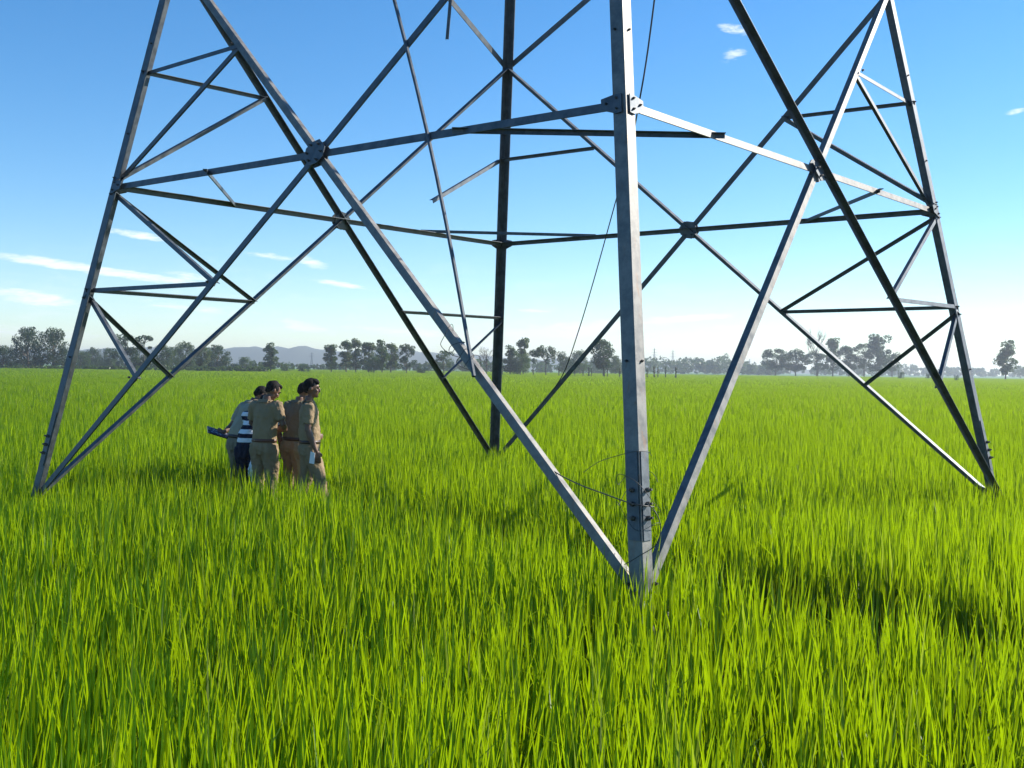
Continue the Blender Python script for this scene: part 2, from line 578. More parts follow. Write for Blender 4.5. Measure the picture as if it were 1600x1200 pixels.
# plan bracing across each corner of the ring
Z = Vector((0, 0, 1))
for a, fl, fr, ext in ((LFT, .52, .50, 0.0), (NEAR, .42, .49, 0.0), (RT, .507, .56, 0), (FAR, .50, .50, .06)):
    o1, o2 = (a + 1) % 4, (a + 3) % 4
    P = leg_pt(a, H1).lerp((leg_pt(a, H1) + leg_pt(o1, H1)) / 2, fl)
    Q = leg_pt(a, H1).lerp((leg_pt(a, H1) + leg_pt(o2, H1)) / 2, fr)
    ax = (Q - P).normalized()
    side = Z.cross(ax)
    zz = Vector((0, 0, .012 if a != FAR else .05))
    L_section(P + zz - ax * (.03 + ext), Q + zz + ax * (.03 + ext), .042, .006, -Z, side, 'plan_brace', M['steel'], pylon)
# remains of bracing that has come adrift round the rear leg
zf = EYE + 3.05
L_section(leg_pt(FAR, zf) + Vector((-.06, -.06, 0)), at(676, 312, 14.9), .05, .006, -Z, Vector((0, 1, 0)), 'stiffener', M['steel'], pylon)
nrf = face_n(RT, FAR)
member(leg_pt(FAR, zf), on_up(FAR, RT, .49), nrf, .05, .006, -.05, False, 'stiffener')
# upper panels carry on out of the picture to the waist
lv = [H2, 8.55, TOPZ - .05]
for (i, j) in FACES:
    n = face_n(i, j)
    for z0, z1 in zip(lv[:-1], lv[1:]):
        for k, (a, c_) in enumerate(((i, j), (j, i))):
            member(leg_pt(a, z0 + .03), leg_pt(c_, z1 - .03), n, .075, .007, .006 if k else -.016, bool(k), 'diagonal_brace')
    for z0 in (TOPZ - .06,):
        member(leg_pt(i, z0), leg_pt(j, z0), n, .075, .007, -.03, False, 'ring_beam')
L_section(at(716, -175, 13.6), at(696, 61, 13.6), .04, .006, Vector((1, 0, 0)), Vector((0, 1, 0)), 'stiffener', M['steel'], pylon)

# ------------------------------------------------------------------ haze: the damp morning air over the plain
hz = bpy.data.materials.new('morning_haze')
hz.use_nodes = True
HT = Nodes(hz.node_tree)
hz.node_tree.nodes.clear()
ho = HT.n('ShaderNodeOutputMaterial')
hv = HT.n('ShaderNodeVolumePrincipled')
hv.inputs['Color'].default_value = (.82, .91, 1.0, 1)
hv.inputs['Density'].default_value = .00045
hv.inputs['Anisotropy'].default_value = .38
HT.link(hv.outputs[0], ho.inputs['Volume'])
hb = 3100
hvts = [(x, y, z) for z in (-1.5, 34) for x, y in ((-hb, -hb), (hb, -hb), (hb, hb), (-hb, hb))]
hm = mesh('haze', hvts, [(3, 2, 1, 0), (4, 5, 6, 7), (0, 1, 5, 4), (1, 2, 6, 5), (2, 3, 7, 6), (3, 0, 4, 7)], hz)
tag(obj('haze', hm), 'pale morning haze over the plain', 'haze', kind='stuff')


# ------------------------------------------------------------------ trees
def leaf_cloud(centres, radii, per, size, seed, flat=.95):
    """leaf sprays spread through clumps: arrays of verts for two-triangle leaves"""
    g_ = np.random.default_rng(seed)
    V = []
    for c, r in zip(centres, radii):
        d = g_.normal(size=(per, 3)); d /= np.linalg.norm(d, axis=1)[:, None]
        rad = r * g_.uniform(.35, 1.0, per) ** .6
        p_ = np.array(c) + d * rad[:, None] * np.array([1, 1, flat])
        a = g_.normal(size=(per, 3)); a /= np.linalg.norm(a, axis=1)[:, None]
        b_ = np.cross(a, g_.normal(size=(per, 3))); b_ /= np.linalg.norm(b_, axis=1)[:, None]
        s = size * g_.uniform(.6, 1.3, per)[:, None]
        V.append(np.stack([p_ - a * s, p_ - b_ * s * .5, p_ + a * s, p_ + b_ * s * .5], 1))
    V = np.concatenate(V)
    return V.reshape(-1, 3)


def mesh_quads(name, V, mat):
    n = len(V) // 4
    me = bpy.data.meshes.new(name)
    me.vertices.add(len(V)); me.vertices.foreach_set('co', V.astype(np.float32).ravel())
    me.loops.add(4 * n); me.loops.foreach_set('vertex_index', np.arange(4 * n, dtype=np.int32))
    me.polygons.add(n); me.polygons.foreach_set('loop_start', np.arange(0, 4 * n, 4, dtype=np.int32))
    me.polygons.foreach_set('loop_total', np.full(n, 4, dtype=np.int32))
    me.materials.append(mat); me.update(calc_edges=True)
    return me


def tree_proto(kind, seed, mat):
    """unit-height tree at the origin: trunk with limbs, and a crown of leaf sprays in uneven clumps"""
    g_ = random.Random(seed)
    tr = MB(); cs, rs = [], []
    def limb(p0, p1, r0, r1, wig=.02):
        pts = [Vector(p0).lerp(Vector(p1), t) + Vector((g_.uniform(-wig, wig), g_.uniform(-wig, wig), 0)) * math.sin(math.pi * t) for t in (0, .25, .5, .75, 1)]
        tr.tube(pts, [r0 + (r1 - r0) * t for t in (0, .25, .5, .75, 1)], 6)
        return pts[-1]
    size, per = .021, 70
    if kind == 'broad':
        limb((0, 0, -.03), (.02, 0, .45), .035, .022)
        for k in range(46):
            a = g_.uniform(0, 6.28); h = g_.uniform(.16, .93)
            rr = .46 * math.sin(math.pi * min(1, max(0.1, (h + .12) / 1.12)) ** 1.0) ** .6 * g_.uniform(.3, 1.0)
            c = (rr * math.cos(a), rr * math.sin(a), h); cs.append(c); rs.append(g_.uniform(.10, .17))
            if k % 4 == 0: limb((.02, 0, .2 + .3 * g_.random()), c, .014, .004)
        per = 150
    elif kind == 'slender':
        limb((0, 0, -.03), (g_.uniform(-.03, .03), 0, .96), .016, .004, .03)
        for k in range(36):
            h = g_.uniform(.20, .95); a = g_.uniform(0, 6.28)
            rr = .17 * (1 - .55 * h) * g_.uniform(.2, 1.25)
            c = (rr * math.cos(a), rr * math.sin(a), h); cs.append(c); rs.append(g_.uniform(.055, .10))
            if k % 2 == 0: limb((0, 0, h - .1), c, .006, .002)
        per = 110
    elif kind == 'feather':
        limb((0, 0, -.03), (0, 0, .7), .02, .008)
        for k in range(32):
            h = g_.uniform(.3, .96); a = g_.uniform(0, 6.28)
            rr = .30 * g_.uniform(.15, 1.0) * (1.1 - .5 * abs(h - .62) * 2)
            c = (rr * math.cos(a), rr * math.sin(a), h); cs.append(c); rs.append(g_.uniform(.055, .11))
            if k % 2 == 0: limb((0, 0, max(.2, h - .22)), c, .008, .002)
        per = 100
    elif kind == 'flat':
        limb((0, 0, -.03), (.0, 0, .55), .022, .014, .02)
        for k in range(40):
            a = g_.uniform(0, 6.28); rr = .58 * math.sqrt(g_.random())
            c = (rr * math.cos(a), rr * math.sin(a), .86 - .42 * (rr / .58) ** 2 * g_.uniform(.5, 1) + g_.uniform(-.05, .06)); cs.append(c); rs.append(g_.uniform(.07, .11))
            if k % 3 == 0: limb((0, 0, .42 + .1 * g_.random()), c, .009, .003)
        per = 110
    elif kind == 'umbrella':
        limb((0, 0, -.03), (.03, 0, .86), .014, .006, .03)
        for k in range(13):
            a = g_.uniform(0, 6.28); rr = .15 * math.sqrt(g_.random()); lo = k % 3 == 0
            c = (.03 + rr * math.cos(a), rr * math.sin(a), (.68 if lo else .92) + g_.uniform(-.05, .05)); cs.append(c); rs.append(g_.uniform(.04, .065))
            limb((.02, 0, c[2] - .12), c, .005, .002)
        per = 80
    elif kind == 'round':
        limb((0, 0, -.03), (0, 0, .5), .022, .012)
        for k in range(48):
            a = g_.uniform(0, 6.28); h = g_.uniform(-1, 1)
            rr = .34 * math.sqrt(1 - h * h) * g_.uniform(.35, 1.05)
            c = (rr * math.cos(a), rr * math.sin(a), .62 + .34 * h); cs.append(c); rs.append(g_.uniform(.07, .125))
            if k % 4 == 0: limb((0, 0, .3 + .2 * g_.random()), c, .008, .002)
        per = 140
    elif kind == 'bare':
        limb((0, 0, -.03), (.01, 0, .55), .016, .009, .03)
        for k in range(13):
            a = g_.uniform(0, 6.28); z0 = g_.uniform(.25, .55)
            e1 = Vector((.14 * math.cos(a), .14 * math.sin(a), z0 + g_.uniform(.15, .3)))
            limb((0, 0, z0), e1, .008, .004)
            for q in range(4):
                b_ = a + g_.uniform(-.9, .9)
                e2 = e1 + Vector((.10 * math.cos(b_), .10 * math.sin(b_), g_.uniform(.05, .2)))
                limb(e1, e2, .004, .0015)
                for q2 in range(3): limb(e1.lerp(e2, .6), e2 + Vector((g_.uniform(-.07, .07), g_.uniform(-.07, .07), g_.uniform(-.02, .08))), .002, .001, .005)
    elif kind == 'bush':
        limb((0, 0, -.05), (0, 0, .5), .05, .02)
        for k in range(26):
            a = g_.uniform(0, 6.28); rr = .75 * math.sqrt(g_.random())
            c = (rr * math.cos(a), rr * math.sin(a), g_.uniform(.2, .85) * (1 - .35 * rr)); cs.append(c); rs.append(g_.uniform(.15, .24))
            if k % 4 == 0: limb((0, 0, .1), c, .02, .006)
        per, size = 60, .04
    tm = mesh('trunk', tr.v, tr.f, M['bark'], True)
    cm = mesh_quads('crown', leaf_cloud(cs, rs, per, size, seed), mat) if cs else None
    return tm, cm


PROTO = {}


def tree(px, top, wpx, D, kind, label, mat='leaf_dark', var=0, name='tree', group=None, cat='tree'):
    key = (kind, var, mat)
    if key not in PROTO:
        PROTO[key] = tree_proto(kind, 100 + 17 * len(PROTO), M[mat])
    tm, cm = PROTO[key]
    natural = {'broad': 1.08, 'slender': .40, 'feather': .66, 'flat': 1.3, 'umbrella': .40, 'round': .78, 'bare': .5, 'bush': 1.9}[kind]
    h = at(px, top, D).z
    w = wpx / FPX * D
    p = at(px, 590, D)
    t = empty(name, (p.x, p.y, 0), random.uniform(0, 6.28))
    t.scale = (w / natural, w / natural, h)
    obj('trunk', tm, t)
    if cm: obj('crown', cm, t)
    return tag(t, label, cat, group)


G1, G2, G3 = 'trees along the left field edge', 'slender trees in the middle grove', 'trees in the hazy right grove'
TREES = [
    (5, 540, 44, 240, 'broad', 'dark bushy tree cut by the left edge of the photo', 'leaf_dark', 0, G1),
    (44, 511, 62, 238, 'broad', 'big dark spreading tree, left one of the tallest pair on the left', 'leaf_dark', 1, G1),
    (82, 513, 58, 236, 'broad', 'big dark spreading tree, right one of the tallest pair on the left', 'leaf_dark', 0, G1),
    (126, 549, 44, 300, 'broad', 'low hazy tree just right of the tallest left pair', 'leaf_mid', 1, G1),
    (146, 541, 36, 320, 'broad', 'hazy blue domed tree behind the left pylon leg bracing', 'leaf_dark', 2, G1),
    (172, 544, 36, 310, 'broad', 'hazy tree immediately left of the feathery dark tree', 'leaf_mid', 2, G1),
    (196, 524, 54, 240, 'feather', 'dark feathery tree with open crown at the left field edge', 'leaf_dark', 0, G1),
    (227, 524, 30, 242, 'umbrella', 'thin tree with a small umbrella top above its neighbours', 'leaf_dark', 0, G1),
    (222, 553, 46, 246, 'broad', 'low dark tree below the thin umbrella topped tree', 'leaf_dark', 2, G1),
    (256, 538, 48, 262, 'broad', 'mid green tree right of the thin umbrella topped tree', 'leaf_mid', 0, G1),
    (287, 535, 54, 268, 'broad', 'wide mid green tree behind the long left diagonal brace', 'leaf_mid', 1, G1),
    (317, 543, 30, 236, 'round', 'light green round tree in front of the darker left trees', 'leaf_pale', 0, G1),
    (338, 539, 52, 262, 'broad', 'dark tree at the right end of the left treeline', 'leaf_dark', 1, G1),
    (382, 558, 34, 300, 'broad', 'small low tree standing apart right of the left treeline', 'leaf_mid', 2, G1),
    (422, 536, 26, 250, 'slender', 'lone slender tree with full crown before the pale hills', 'leaf_mid', 0, None),
    (517, 538, 26, 256, 'slender', 'first slender tree from the left in the middle grove', 'leaf_mid', 1, G2),
    (541, 533, 28, 262, 'slender', 'second slender tree from the left in the middle grove', 'leaf_pale', 0, G2),
    (556, 529, 20, 258, 'slender', 'thin tall tree, third from the left in the middle grove', 'leaf_pale', 1, G2),
    (575, 535, 30, 260, 'slender', 'fourth slender tree from the left in the middle grove', 'leaf_pale', 2, G2),
    (597, 527, 26, 254, 'slender', 'tallest pointed tree in the middle grove', 'leaf_mid', 2, G2),
    (611, 537, 28, 262, 'slender', 'tree right beside the tallest pointed tree of the middle grove', 'leaf_pale', 0, G2),
    (635, 539, 36, 252, 'feather', 'dark open crowned tree ending the middle grove on the right', 'leaf_dark', 1, G2),
    (584, 556, 30, 250, 'broad', 'low tree filling the foot of the middle grove', 'leaf_mid', 0, G2),
    (693, 547, 36, 262, 'feather', 'tree seen between the two long front diagonal braces', 'leaf_mid', 1, None),
    (722, 560, 40, 380, 'broad', 'low hazy tree left of the bare tree', 'leaf_mid', 1, None),
    (760, 541, 26, 258, 'bare', 'bare leafless tree just left of the rear pylon leg', 'leaf_mid', 0, None),
    (797, 540, 26, 262, 'slender', 'tree directly right of the rear pylon leg', 'leaf_mid', 0, None),
    (817, 528, 26, 266, 'slender', 'tall pale tree behind the flat topped tree', 'leaf_pale', 1, None),
    (812, 553, 40, 262, 'broad', 'low hazy tree left of the flat topped tree', 'leaf_mid', 2, None),
    (853, 537, 62, 234, 'flat', 'dark flat topped tree with bare trunk in mid field', 'leaf_dark', 0, None),
    (884, 556, 34, 330, 'broad', 'hazy tree between flat topped tree and round dark tree, left', 'leaf_mid', 0, None),
    (906, 548, 40, 320, 'broad', 'hazy tree between flat topped tree and round dark tree, right', 'leaf_mid', 1, None),
    (943, 531, 46, 238, 'round', 'dark round crowned tree left of the front pylon leg', 'leaf_dark', 1, None),
    (962, 556, 28, 330, 'broad', 'hazy low tree half hidden by the front pylon leg', 'leaf_mid', 2, None),
    (1211, 546, 48, 430, 'round', 'leftmost full crowned tree of the hazy right grove', 'leaf_dark', 2, G3),
    (1243, 547, 48, 432, 'round', 'second full crowned tree of the hazy right grove', 'leaf_dark', 0, G3),
    (1275, 512, 30, 440, 'bare', 'tall bare leafless tree rising above the right grove', 'leaf_mid', 1, G3),
    (1277, 549, 40, 434, 'feather', 'open crowned tree under the tall bare tree', 'leaf_mid', 0, G3),
    (1301, 528, 30, 436, 'slender', 'upright tree just right of the tall bare tree', 'leaf_mid', 1, G3),
    (1326, 541, 44, 438, 'round', 'full tree in the middle of the hazy right grove', 'leaf_dark', 1, G3),
    (1350, 536, 38, 436, 'feather', 'open tree left of the tallest tree in right grove', 'leaf_mid', 1, G3),
    (1373, 520, 42, 432, 'slender', 'tallest leafy tree of the hazy right grove', 'leaf_dark', 2, G3),
    (1394, 550, 30, 440, 'feather', 'thin low tree at the right end of right grove', 'leaf_mid', 0, G3),
    (1571, 527, 34, 330, 'slender', 'lone slender tree at the far right of the photo', 'leaf_mid', 2, None),
    (1594, 571, 26, 700, 'broad', 'small hazy tree cut by the right edge of the photo', 'leaf_mid', 0, None),
]
for px, top, w, D, kind, label, mat, var, grp in TREES:
    nm = {'broad': 'spreading_tree', 'slender': 'slender_tree', 'feather': 'open_crowned_tree', 'flat': 'flat_topped_tree', 'umbrella': 'umbrella_topped_tree', 'round': 'round_tree', 'bare': 'leafless_tree'}[kind]
    tree(px, top, w, D, kind, label, mat, var, nm, grp)
BUSH = [(1407, 575, 13, 300, 'leaf_dark', 'small dark bush on the field right of the right grove'),
        (1450, 579, 9, 330, 'leaf_dark', 'tiny dark bush left of the right pylon leg'),
        (1494, 583, 9, 250, 'leaf_dark', 'tiny dark bush beside the right pylon leg stiffener'),
        (448, 561, 26, 262, 'leaf_mid', 'low bush just right of the lone slender tree'),
        (476, 565, 26, 260, 'leaf_mid', 'low bush midway to the middle grove'),
        (660, 566, 26, 262, 'leaf_mid', 'low bush right of the middle grove'),
        (404, 563, 22, 255, 'leaf_mid', 'low bush just left of the lone slender tree')]
for k, (px, top, w, D, mat, label) in enumerate(BUSH):
    tree(px, top, w, D, 'bush', label, mat, k % 2, 'bush', None, 'bush')


def wood(name, p0, p1, D0, depth, prof, n, mat, label, leaf, kind='stuff', cat='wood', seed=5):
    """belt of far trees that reads as one mass: leaf sprays over uneven crowns"""
    g_ = np.random.default_rng(seed)
    cs, rs = [], []
    for k in range(n):
        px = g_.uniform(p0, p1); D = D0 + g_.uniform(0, depth)
        H = at(px, np.interp(px, [q[0] for q in prof], [q[1] for q in prof]), D).z * g_.uniform(.72, 1.05)
        x = at(px, 580, D).x
        for q in range(5):
            z = H * g_.uniform(.12, .88)
            cs.append((x + g_.normal() * H * .16, D + g_.normal() * H * .16, z)); rs.append(H * g_.uniform(.12, .2))
    V = leaf_cloud(cs, rs, 26, leaf, seed)
    return tag(obj(name, mesh_quads(name, V, M[mat])), label, cat, kind=kind)


wood('far_wood', 985, 1215, 640, 70, [(985, 560), (1000, 559), (1040, 557), (1085, 559), (1120, 558), (1133, 551), (1146, 559), (1180, 566), (1215, 569)], 120, 'leaf_mid', 'hazy blue green belt of trees far behind the front leg', .7, seed=5)
wood('far_wood', 1380, 1640, 980, 80, [(1380, 568), (1430, 570), (1480, 573), (1540, 574), (1640, 574)], 90, 'leaf_mid', 'faint blue belt of trees on the right horizon', 1.1, seed=6)
wood('far_wood', 395, 800, 420, 60, [(395, 564), (440, 566), (500, 568), (560, 562), (650, 566), (720, 562), (800, 560)], 130, 'leaf_mid', 'hazy low wood behind the middle grove', .5, seed=7)
wood('far_wood', 790, 985, 480, 60, [(790, 560), (860, 562), (985, 562)], 70, 'leaf_mid', 'hazy wood behind the flat topped and round trees', .55, seed=8)
wood('far_wood', -60, 400, 330, 40, [(-60, 562), (100, 560), (250, 556), (400, 566)], 130, 'leaf_dark', 'dark wood closing the gaps behind the left treeline', .4, seed=9)
wood('hedge', -60, 420, 226, 8, [(-60, 571), (420, 572)], 300, 'hedge', 'low green hedge along the left field edge', .22, cat='hedge', seed=10)
wood('far_wood', 1160, 1400, 760, 60, [(1160, 569), (1400, 572)], 70, 'leaf_mid', 'faint low wood behind the right grove', .8, seed=12)

# pollarded stumps in a row across the middle field
for var in range(3):
    g_ = random.Random(40 + var)
    mb = MB()
    mb.tube([(0, 0, -.1), (.02 * g_.uniform(-1, 1), 0, .45), (.05 * g_.uniform(-1, 1), .02, 1)], [.055, .045, .05], 7)
    for k in range(4):
        a = g_.uniform(0, 6.28); z0 = g_.uniform(.7, .95)
        mb.tube([(0, 0, z0), (.08 * math.cos(a), .08 * math.sin(a), z0 + .08)], [.03, .018], 5)
    PROTO['stump', var] = (mesh('trunk', mb.v, mb.f, M['bark'], True),
                           mesh_quads('sprouts', leaf_cloud([(0, 0, z) for z in (.35, .6, .8, .95)], [.09, .1, .12, .12], 30, .045, 60 + var, 1.3), M['leaf_dark']))
ORD = 'first second third fourth fifth sixth seventh eighth ninth tenth eleventh twelfth thirteenth fourteenth fifteenth sixteenth'.split()
SX = [813, 833, 873, 898, 911, 920, 924, 944, 949, 968, 1011, 1022, 1028, 1040, 1056, 785]
for k, (px, top, D) in enumerate(((813, 579, 236), (833, 578, 225), (873, 576, 226), (898, 576, 222), (911, 578, 224), (920, 574, 214), (924, 576, 216), (944, 575, 212), (949, 575, 214),
                                  (968, 575, 206), (1011, 577, 205), (1022, 573, 203), (1028, 575, 206), (1040, 574, 204), (1056, 574, 202), (785, 577, 236))):
    tm, cm = PROTO['stump', k % 3]
    p = at(px, 590, D); h = at(px, top, D).z
    t = empty('pollarded_stump', (p.x, p.y, 0), k * 1.3)
    w_ = 2.2 if k in (5, 7, 11, 14) else 1.5
    t.scale = (w_, w_, h)
    obj('trunk', tm, t); obj('sprouts', cm, t)
    tag(t, ORD[int(np.argsort(np.argsort(SX))[k])] + ' thin dark stump from the left in the row crossing the field', 'stump', 'pollarded stumps in the middle field')

# far power pylons on the horizon
for px, top, D, label in ((1022, 543, 900, 'tiny far lattice pylon above the wood, nearer the front leg'), (1051, 546, 980, 'tiny far lattice pylon above the wood, right of its twin'),
                          (1171, 560, 1000, 'tiny far lattice pylon left of the right grove'), (487, 550, 800, 'tiny far mast left of the middle grove')):
    p = at(px, 580, D); h = at(px, top, D).z
    t = empty('far_pylon', (p.x, p.y, 0), .4)
    mb = MB()
    b_ = h * .085
    for sx, sy in ((-1, -1), (1, -1), (1, 1), (-1, 1)):
        mb.tube([(sx * b_, sy * b_, 0), (sx * b_ * .25, sy * b_ * .25, h * .7), (0, 0, h)], .11, 4)
    for k in range(6):
        z0, z1 = h * .7 * k / 6, h * .7 * (k + 1) / 6
        r0, r1 = b_ * (1 - .75 * k / 6), b_ * (1 - .75 * (k + 1) / 6)
        for (ax_, ay), (bx_, by) in (((-1, -1), (1, -1)), ((1, -1), (1, 1)), ((1, 1), (-1, 1)), ((-1, 1), (-1, -1))):
            mb.tube([(ax_ * r0, ay * r0, z0), (bx_ * r1, by * r1, z1)], .07, 4)
    mb.build('mast', M['steel'], t)
    for z0, w_ in ((.70, .17), (.80, .15), (.90, .12)):
        MB().tube([(-h * w_, 0, h * z0), (0, 0, h * (z0 + .02)), (h * w_, 0, h * z0)], [.06, .12, .06], 4).build('cross_arm', M['steel'], t)
    tag(t, label, 'pylon', 'far pylons on the horizon')


# ------------------------------------------------------------------ people
def cloth(name, col, dark=.75, scale=26, stripe=None):
    m, T, b = material(name, col, .85, 0, .2)
    p = objco(T)
    n1 = T.noise(p, 5, 4, .6); n2 = T.noise(p, scale, 4, .6)
    c = T.mix(n1, tuple(x * dark for x in col) + (1,), tuple(min(1, x * 1.15) for x in col) + (1,))
    if stripe:
        sp_ = T.n('ShaderNodeSeparateXYZ'); T.link(p, sp_.inputs[0])
        s_ = T.m('FRACT', T.m('ADD', T.m('MULTIPLY', T.m('ADD', sp_.outputs[2], T.m('MULTIPLY', n1, .012)), stripe[0]), stripe[1]))
        c = T.mix(T.ramp(s_, .48, .52), c, (*stripe[2], 1))
    T.link(c, b.inputs['Base Color'])
    w = T.n('ShaderNodeTexWave'); w.inputs['Scale'].default_value = 3.2; w.inputs['Distortion'].default_value = 9; w.inputs['Detail'].default_value = 2
    T.link(p, w.inputs['Vector'])
    bump(T, b, T.m('ADD', T.m('MULTIPLY', w.outputs['Fac'], .7), n2), .55, .02)
    return m


M['khaki'] = cloth('khaki_cloth', (.31, .225, .135))
M['khaki_pale'] = cloth('pale_khaki_cloth', (.38, .33, .24))
M['olive'] = cloth('olive_khaki_cloth', (.17, .145, .095))
M['khaki_trousers'] = cloth('khaki_trouser_cloth', (.29, .21, .125))
M['grey_trousers'] = cloth('grey_khaki_trouser_cloth', (.24, .20, .14))
M['navy'] = cloth('navy_cloth', (.012, .016, .035))
M['stripes'] = cloth('striped_jersey', (.75, .76, .78), .9, 26, (9.2, .18, (.010, .012, .028)))
M['white_cloth'] = cloth('white_cloth', (.72, .74, .78), .85)
m, T, b = material('skin', (.16, .080, .050), .5)
T.link(T.mix(T.noise(objco(T), 9, 4, .6), (.12, .058, .036, 1), (.20, .105, .068, 1)), b.inputs['Base Color'])
b.inputs['Subsurface Weight'].default_value = .08
b.inputs['Subsurface Radius'].default_value = (.02, .008, .004)
M['skin'] = m
m, T, b = material('black_hair', (.007, .006, .006), .75, 0, .2)
bump(T, b, T.noise(objco(T), 90, 3, .7), .8, .01)
M['hair'] = m
M['belt'], _, _ = material('brown_leather', (.12, .045, .025), .45)
M['belt_dark'], _, _ = material('dark_leather', (.05, .025, .018), .45)
M['shoe'], _, _ = material('dark_shoe_leather', (.03, .02, .015), .5)
M['eye'], _, _ = material('dark_eye', (.015, .01, .01), .15)
M['paper'], _, _ = material('white_paper', (.8, .8, .8), .7)
M['board'], _, _ = material('dark_clipboard', (.02, .022, .03), .35)
M['brass'], _, _ = material('brass', (.5, .35, .12), .35, .9)
m, T, b = material('blue_print_cloth', (.1, .15, .35), .8)
vv = T.n('ShaderNodeTexVoronoi'); vv.inputs['Scale'].default_value = 22; T.link(objco(T), vv.inputs['Vector'])
T.link(T.mix(T.ramp(vv.outputs['Distance'], .25, .4), (.30, .33, .38, 1), (.04, .05, .09, 1)), b.inputs['Base Color'])
M['blue_print'] = m


def person(px, D, yaw, label, shirt, trousers, belt, lean=0, side=0, hips=.95, head=(0, 0), arms=None, legs_=None, tucked=True, height=1.0, extra=None, sleeve=.72):
    """figure facing +Y before turning by yaw; arms: {side: (elbow, wrist, finger direction)}; legs_: {side: (knee, ankle)}"""
    p = at(px, 590, D)
    root = empty('person', (p.x, p.y, 0), R(yaw))
    root.scale = (height,) * 3
    tag(root, label, 'person', 'group of people standing in the rice')
    drop = hips - .95
    Lm = Matrix.Rotation(-R(lean), 3, 'X') @ Matrix.Rotation(R(side), 3, 'Y')
    piv = Vector((0, 0, .97))
    def bend(v):
        v = Vector(v)
        if v.z > .90:
            k = min(1, (v.z - .90) / .28)
            Mk = Matrix.Rotation(-R(lean * k), 3, 'X') @ Matrix.Rotation(R(side * k), 3, 'Y')
            v = piv + Mk @ (v - piv)
        return v + Vector((0, 0, drop))
    def ring(z, rx, ry, y=0, x=0):
        c = bend((x, y, z)); u = bend((x + .01, y, z)) - c; v = bend((x, y + .01, z)) - c
        return (c, u.normalized() * rx, v.normalized() * ry)
    def sgn(s): return 1 if s == 'R' else -1
    arms = arms or {}
    legs_ = legs_ or {}
    J = {}
    for s in 'RL':
        k = sgn(s)
        sh = bend((.185 * k, -.01, 1.405))
        el_, wr, fd = arms.get(s, ((.25 * k, -.03, 1.12), (.26 * k, .05, .87), (0, .15, -1)))
        J[s] = dict(sh=sh, el=Vector(el_), wr=Vector(wr), fd=Vector(fd).normalized(), hip=Vector((.088 * k, 0, .90 + drop)))
        kn, an = legs_.get(s, ((.105 * k, .03, .50), (.115 * k, -.03, .09)))
        J[s]['kn'], J[s]['an'] = Vector(kn), Vector(an)
    # ---- the body itself, one continuous skin
    b = MB()
    b.loft([ring(.84, .12, .09), ring(.95, .145, .10), ring(1.08, .13, .09), ring(1.25, .15, .10), ring(1.36, .135, .085), ring(1.41, .085, .060), ring(1.46, .050, .050)])
    nk0 = bend((0, -.005, 1.42)); nk1 = bend((0, .012, 1.53))
    b.tube([nk0, nk1], [.058, .052], 12)
    hy, hp = head
    HX = (Lm if abs(lean) < 25 else Matrix.Rotation(-R(lean * .7), 3, 'X')) @ Matrix.Rotation(R(hy), 3, 'Z') @ Matrix.Rotation(-R(hp), 3, 'X')
    hc = nk1 + HX @ Vector((0, .018, .095))
    def hd(x, y, z): return hc + HX @ Vector((x, y, z))
    b.ball(hc + HX @ Vector((0, -.008, .022)), (.074, .094, .098), HX, 18, 12)
    b.ball(hd(0, .022, -.045), (.056, .066, .068), HX)
    b.ball(hd(0, .066, -.088), (.026, .022, .022), HX)                       # chin
    b.ball(hd(0, .092, -.012), (.012, .020, .026), HX, 10, 8)                # nose
    b.ball(hd(0, .098, -.028), (.017, .015, .011), HX, 10, 8)
    b.ball(hd(0, .074, .028), (.052, .018, .014), HX, 12, 8)                 # brow
    b.ball(hd(0, .080, -.055), (.026, .014, .010), HX, 10, 8)                # lips
    for k in (-1, 1):
        b.ball(hd(.076 * k, -.008, -.006), (.010, .020, .032), HX, 10, 8)    # ears
        b.ball(hd(.040 * k, .062, -.022), (.022, .022, .020), HX, 10, 8)     # cheeks
    for s in 'RL':
        j = J[s]; k = sgn(s)
        b.tube([bend((.11 * k, -.005, 1.40)), j['sh'], j['sh'].lerp(j['el'], .35), j['sh'].lerp(j['el'], .75), j['el']], [.038, .046, .046, .042, .038], 12)
        b.tube([j['sh'].lerp(j['el'], .9), j['el'].lerp(j['wr'], .25), j['el'].lerp(j['wr'], .6), j['wr']], [.038, .042, .034, .026], 12)
        # hand: palm, four fingers of unequal length bent at the knuckles, thumb from the side of the palm
        f = j['fd']; across = f.cross(Vector((1, 0, 0)) if abs(f.x) < .7 else Vector((0, 1, 0))).normalized()
        nrm = across.cross(f).normalized() * -k
        pc = j['wr'] + f * .05
        b.loft([(j['wr'], across * .026, nrm * .020), (j['wr'] + f * .03, across * .036, nrm * .018), (j['wr'] + f * .08, across * .041, nrm * .015), (j['wr'] + f * .092, across * .038, nrm * .012)], 12)
        for q, ln in enumerate((.068, .078, .073, .056)):
            r0 = j['wr'] + f * .085 + across * (-.030 + .020 * q)
            r1 = r0 + f * ln * .5 + nrm * .006; r2 = r1 + f * ln * .32 + nrm * .018; r3 = r2 + f * ln * .15 + nrm * .020
            b.tube([r0, r1, r2, r3], [.0095, .009, .0085, .007], 8)
        t0 = j['wr'] + f * .025 - across * .032
        b.tube([t0, t0 + f * .03 - across * .022 + nrm * .01, t0 + f * .062 - across * .024 + nrm * .022], [.013, .0115, .009], 8)
        b.tube([j['hip'], j['hip'].lerp(j['kn'], .5), j['kn'], j['kn'].lerp(j['an'], .3), j['kn'].lerp(j['an'], .7), j['an']], [.085, .075, .055, .055, .042, .035], 12)
        b.tube([j['an'], j['an'] + Vector((0, .02, -.06)), j['an'] + Vector((0, .14, -.07))], [.036, .04, .025], 10)
